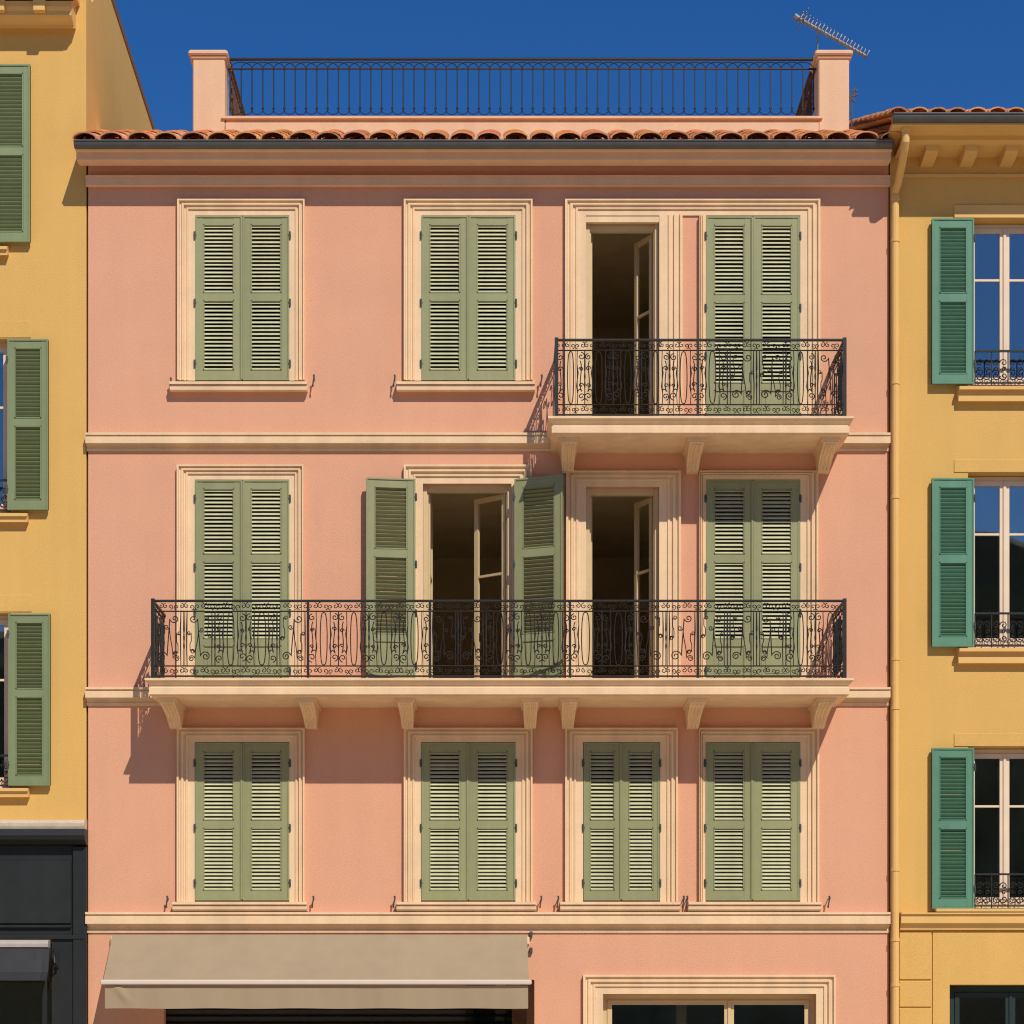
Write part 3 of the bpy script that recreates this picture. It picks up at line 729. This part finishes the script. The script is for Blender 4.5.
for (ya, za), (yb, zb_) in zip([(0.0, z00)]+vergeL[1:-1], vergeL[1:]):   # verge tiles, end-on
    L = math.hypot(yb-ya, zb_-za); n = max(1, round(L/.33))
    for i in range(n):
        t0, t1 = i/n, (i+1.12)/n
        mb.tone = (random.uniform(.4, .6),)*3
        A = lambda t, rr, l: [(xo-.075-math.cos(a)*rr, ya+(yb-ya)*t, za+(zb_-za)*t+l*.4+math.sin(a)*rr*.6) for a in [k*math.pi/6 for k in range(7)]]
        mb.loft([A(t0, .06, .03), A(min(t1, 1), .055, .03)], cap=True)
mb.build('roof', M['tile'], left)
for (a, b, yt, yb, hx, w, st) in ((-79, -10, 66, 246, -9, 40.5, 67.5), (-61, 10, 339, 513, 9, 40.5, 341.5), (-60, 11, 613, 788, 10, 41.5, 615)):
    fixed(left, a, b, yt, yb, ((a+b)/2,), dep=.15, bars=(yt+65,))
    hb = yb-1.5
    shutter(left, hx, w, st, hb, -1, mids=(.485 if yt < 600 else .46,), m='sage', d=-.062, rz=math.pi, hinges=(.12, .88), back=True)
    shutter(left, a, w, st, hb, 1, mids=(.485,), m='sage', d=-.062, rz=math.pi, hinges=(.12, .88), back=True)
    e = b+21
    if yt > 100:
        mb = MB(); mb.rbox(X(a-21), X(e), -.009, .01, Z(yt-1), Z(yt-18), .004); mb.build('lintel', M['yellow'], left)
    moulding(left, 'window_sill', [(yb, .10), (yb, -.12), (yb+3, -.12), (yb+3.5, -.09), (yb+9, -.085), (yb+9.5, .01)], a-19, b+19, 'ytrim')
    ir = MB(); guard(ir, X(a), X(b), -.03, Z(yb), 32*S); ir.build('window_guard', M['iron'], left)
# shopfront
mb = MB(); Y0 = -.05
mb.box(LX0, X(87.6), -.03, .01, Z(937), Z(846))
mb.prism_x([(.01, Z(830)), (-.20, Z(830.5)), (-.215, Z(837)), (-.19, Z(841)), (-.12, Z(845)), (.01, Z(846))], LX0, X(88))
mb.rbox(X(74), X(87.6), -.075, -.028, .02, Z(847), .006)
mb.rbox(X(52.5), X(73.6), -.05, .02, .02, Z(937), .005)
mb.rbox(LX0, X(85), -.085, -.029, Z(939.5), Z(935.5), .005)
sf = mb.build('shopfront', M['black'], left, label='black painted shopfront with a blank signboard')
mb = MB()
mb.rbox(LX0+.1, X(72), -.062, -.03, Z(924), Z(861.5), .008); mb.rbox(LX0+.1, X(72), -.07, -.03, Z(928), Z(925.2), .005)
mb.build('signboard', M['black'], sf)
moulding(sf, 'ledge', [(819.8, .01), (820, -.17), (823, -.18), (826, -.175), (829.6, -.16), (829.9, .01)], -180, 87.2, 'stone')
mb = MB(); mb.box(LX0+.1, X(53), .14, .146, .4, Z(948)); mb.build('pane', M['glass'], sf)
mb = MB()
for px in (43, -40): mb.box(X(px)-.03, X(px)+.03, .10, .16, .02, Z(945))
mb.box(LX0, X(53), .10, .16, .02, .4); mb.box(LX0+.1, X(53), .05, .10, Z(950), Z(943.5)); mb.build('window_frame', M['black'], sf)
for o in (sf,): pass

# ================================================================= AWNINGS
aw = empty('awning', (X(314), 0, Z(934)), 'beige cloth awning with a white front bar over the dark roller shutter', 'awning')
AD = -.82
yt, yb = Z(934.5, -.06), Z(980.5, AD)
xa0, xa1 = X(112.5, -.06), X(527, -.06); xb0, xb1 = X(103, AD), X(529, AD)
mb = MB(); nx, ny = 60, 10
def surf(off):
    rows = []
    for j in range(ny+1):
        t = j/ny; y = -.06+(AD+.06)*t; r = []
        for i in range(nx+1):
            s = i/nx; x = (xa0+(xa1-xa0)*s)*(1-t)+(xb0+(xb1-xb0)*s)*t
            z = yt+(yb-yt)*t - .018*math.sin(math.pi*t) + .003*math.sin(s*40)*math.sin(math.pi*t)
            r.append((x, y, z+off))
        rows.append(r)
    return rows
top, bot = surf(0), surf(-.006)
mb.loft(top, closed=False); mb.loft(bot, closed=False)
for T, B in ((top[0], bot[0]), (top[-1], bot[-1]), ([r[0] for r in top], [r[0] for r in bot]), ([r[-1] for r in top], [r[-1] for r in bot])): mb.loft([T, B], closed=False)
mb.build('canopy', M['beige'], aw, smooth=True)
mb = MB(); rows = []
v0, v1 = Z(985.5, AD), Z(1008.5, AD)
for off in (0, .005):
    rows = []
    for j in range(9):
        t = j/8; r = []
        for i in range(161):
            s = i/160; x = xb0+.02+(xb1-xb0-.03)*s
            fold = -.022*math.exp(-((s-.028-.035*t)/.010)**2)*math.sin(math.pi*min(1, t*1.0+.15))
            y = AD+.012+off + (.010*math.sin(s*23)+.005*math.sin(s*61+1))*t + fold
            r.append((x, y, v0+(v1-v0)*t+ .003*math.sin(s*31)*t))
        rows.append(r)
    mb.loft(rows, closed=False)
mb.build('valance', M['beige'], aw, smooth=True)
mb = MB(); mb.rbox(xb0-.03, xb1+.03, AD-.035, AD+.02, Z(984.8, AD), Z(979.8, AD), .012); mb.build('front_bar', M['bar'], aw)
mb = MB(); mb.rbox(xa0-.03, xa1+.03, -.052, -.004, yt-.12, yt-.025, .01); mb.build('roller_case', M['cream'], aw)
for xx in (X(122), X(518)):
    mb = MB(); mb.tube([(xx, -.03, yt-.50), (xx+(.25 if xx < 0 else -.25), -.42, yb-.10), (xx, AD+.03, Z(984, AD))], .018, 8); mb.build('folding_arm', M['bar'], aw)
mb = MB()
for zz in (Z(951), Z(935)): mb.rbox(X(529.5), X(532.5), -.05, .0, zz-.03, zz+.04, .006)
mb.build('wall_bracket', M['hinge'], aw)
# small dark awning of the shopfront
a2 = empty('awning', (X(-20), 0, Z(941)), 'small dark grey awning with a pale top bar on the black shopfront', 'awning')
mb = MB()
def ring(px, r=.0, f=1.0):
    dd = -.40*f
    return [(X(px), -.09, Z(947)), (X(px), -.14-.1*f, Z(950)), (X(px), dd*.8, Z(960, dd)), (X(px), dd, Z(972, dd)), (X(px)-.02, dd, Z(980.5, dd)), (X(px)-.02, dd+.02, Z(980.5, dd)), (X(px), dd+.03, Z(972, dd)), (X(px), dd*.72, Z(962, dd)), (X(px), -.09, Z(951))]
mb.loft([ring(-150), ring(-60), ring(20), ring(42), ring(48, f=.93), ring(53, f=.75)], cap=True)
mb.build('canopy', M['blackcloth'], a2)
mb = MB(); mb.prism_x([(-.06, Z(940)), (-.17, Z(941)), (-.20, Z(944.5)), (-.20, Z(947.8)), (-.17, Z(948.5)), (-.06, Z(948.5))], X(-150), X(51.5)); mb.build('top_bar', M['barg'], a2)
mb = MB(); mb.tube([(X(57), -.07, Z(951)), (X(56.5), -.16, Z(956)), (X(58), -.20, Z(963)), (X(59), -.12, Z(967)), (X(57), -.06, Z(966))], .014, 6); mb.rbox(X(55), X(60), -.075, -.05, Z(968), Z(949), .004); mb.build('wall_bracket', M['black'], a2)

# ================================================================= ANTENNAS
an = empty('antenna', (X(816.8, TD), TD+.2, Z(60, TD)), 'aluminium television antenna with many prongs tilted above the right roof pillar', 'antenna')
AY = TD+.2
A = Vector((X(798.5, AY), AY, Z(18.5, AY))); B = Vector((X(868, AY), AY+.1, Z(53, AY)))
mb = MB(); mb.tube([(X(817.5, AY+.35), AY+.35, Z(75, AY)), (X(817.5, AY+.35), AY+.35, Z(30, AY)), (X(817.5, AY), AY+.06, Z(28, AY))], .011, 8); mb.build('mast', M['alu'], an)
mb = MB(); mb.tube([A, B], .022, 8)
mb.tube([A+Vector((0, 0, -.01)), A+Vector((-.05, 0, .03))], .04, 8)
mb.build('boom', M['alu'], an)
mb = MB(); ax = (B-A).normalized()
nrm = Vector((0, 0, 1)) - ax*ax.z; nrm.normalize(); hor = ax.cross(nrm)
for i in range(20):
    p = A+(B-A)*((i+.3)/19.6)
    L = .14-.0025*i
    for sgn in (-1, 1):
        mb.tube([p, p+hor*sgn*L+nrm*.03], .005, 5)
    mb.tube([p-nrm*.02, p+nrm*(.085+random.uniform(-.012, .012))+ax*.015], .0075, 5)
for j in range(-2, 3):
    mb.tube([A+ax*.05+nrm*.05*j-hor*.14, A+ax*.05+nrm*.05*j+hor*.14], .006, 5)
mb.build('prongs', M['alu'], an)
a3 = empty('antenna', (X(854, .9), .9, Z(125, .9)), 'small branched antenna just right of the right roof pillar', 'antenna')
mb = MB(); yq = 1.15; P = lambda px, py: (X(px, yq), yq, Z(py, yq))
mb.tube([P(851.5, 130), P(851.5, 90)], .012, 6); mb.build('mast', M['zinc'], a3)
mb = MB()
for a, b in (((849.5, 97), (858, 95)), ((851, 93), (856, 88)), ((852, 99), (855, 102)), ((853, 96), (854, 90)), ((855, 90), (857, 91)), ((850, 101), (852, 95))): mb.tube([P(*a), P(*b)], .012, 6)
mb.build('prongs', M['zinc'], a3)

# ================================================================= GROUND AND SURROUNDINGS
def struct(name, mb, m):
    o = mb.build(name, M[m]); o['kind'] = 'structure'; return o
mb = MB(); mb.quad((-900, -900, -.15), (900, -900, -.15), (900, 900, -.15), (-900, 900, -.15)); struct('ground', mb, 'bounce_paving')
mb = MB(); mb.rbox(-60, 60, -3.2, 9.0, -.14, 0.0, .02); struct('pavement', mb, 'bounce_paving')
mb = MB(); mb.quad((-60, -14, -.146), (60, -14, -.146), (60, -3.25, -.146), (-60, -3.25, -.146)); struct('street', mb, 'bounce_setts')
mb = MB(); rows = []
for j in range(7):
    t = j/6; r = []
    for i in range(81):
        x = -240+6*i
        h = 20.5+2.2*math.sin(x*.045+.6)+1.3*math.sin(x*.13)+.7*math.sin(x*.37+1)+.5*math.sin(x*.9)
        r.append((x, -52-12*t, -.14+(h+.14)*math.sin(t*math.pi/2)+(0 if j in (0,) else random.uniform(-.3, .3))))
    rows.append(r)
rows.append([(x, y-60, -.14) for x, y, z in rows[-1]])
mb.loft(rows, closed=False); struct('hills', mb, 'forest')

# ================================================================= LIGHT, SKY, CAMERA
sd = Vector((-.45, 1.0, -1.09)).normalized()
sun = bpy.data.lights.new('sun', 'SUN'); sun.energy = 3.6; sun.angle = math.radians(.5); sun.color = (1, .93, .80)
so = bpy.data.objects.new('sun', sun); COL.objects.link(so); so.rotation_euler = sd.to_track_quat('-Z', 'Y').to_euler(); so.location = (5, -20, 30)
w = bpy.data.worlds.new('World'); scene.world = w; w.use_nodes = True
nt = w.node_tree; bg = nt.nodes['Background']
sky = nt.nodes.new('ShaderNodeTexSky'); sky.sky_type = 'NISHITA'; sky.sun_disc = False
sky.sun_elevation = math.asin(-sd.z); sky.sun_rotation = math.atan2(-sd.x, -sd.y)
sky.altitude = 200; sky.air_density = 1.0; sky.dust_density = .1; sky.ozone_density = 3.0
hs = nt.nodes.new('ShaderNodeHueSaturation'); hs.inputs['Saturation'].default_value = 1.37; hs.inputs['Hue'].default_value = .513
nt.links.new(sky.outputs[0], hs.inputs['Color']); nt.links.new(hs.outputs[0], bg.inputs['Color']); bg.inputs['Strength'].default_value = .085
cam = bpy.data.cameras.new('camera'); co = bpy.data.objects.new('camera', cam); COL.objects.link(co)
co.location = (0, -D, CZ); co.rotation_euler = (math.pi/2, 0, 0)
cam.sensor_width = 36; cam.lens = 36*D/(1024*S); cam.shift_x = 12/1024; cam.shift_y = (VY-512)/1024
cam.clip_end = 3000; scene.camera = co
scene.view_settings.view_transform = 'Standard'; scene.view_settings.look = 'None'
scene.cycles.filter_width = 1.15
scene.view_settings.exposure = .13; scene.view_settings.gamma = 1
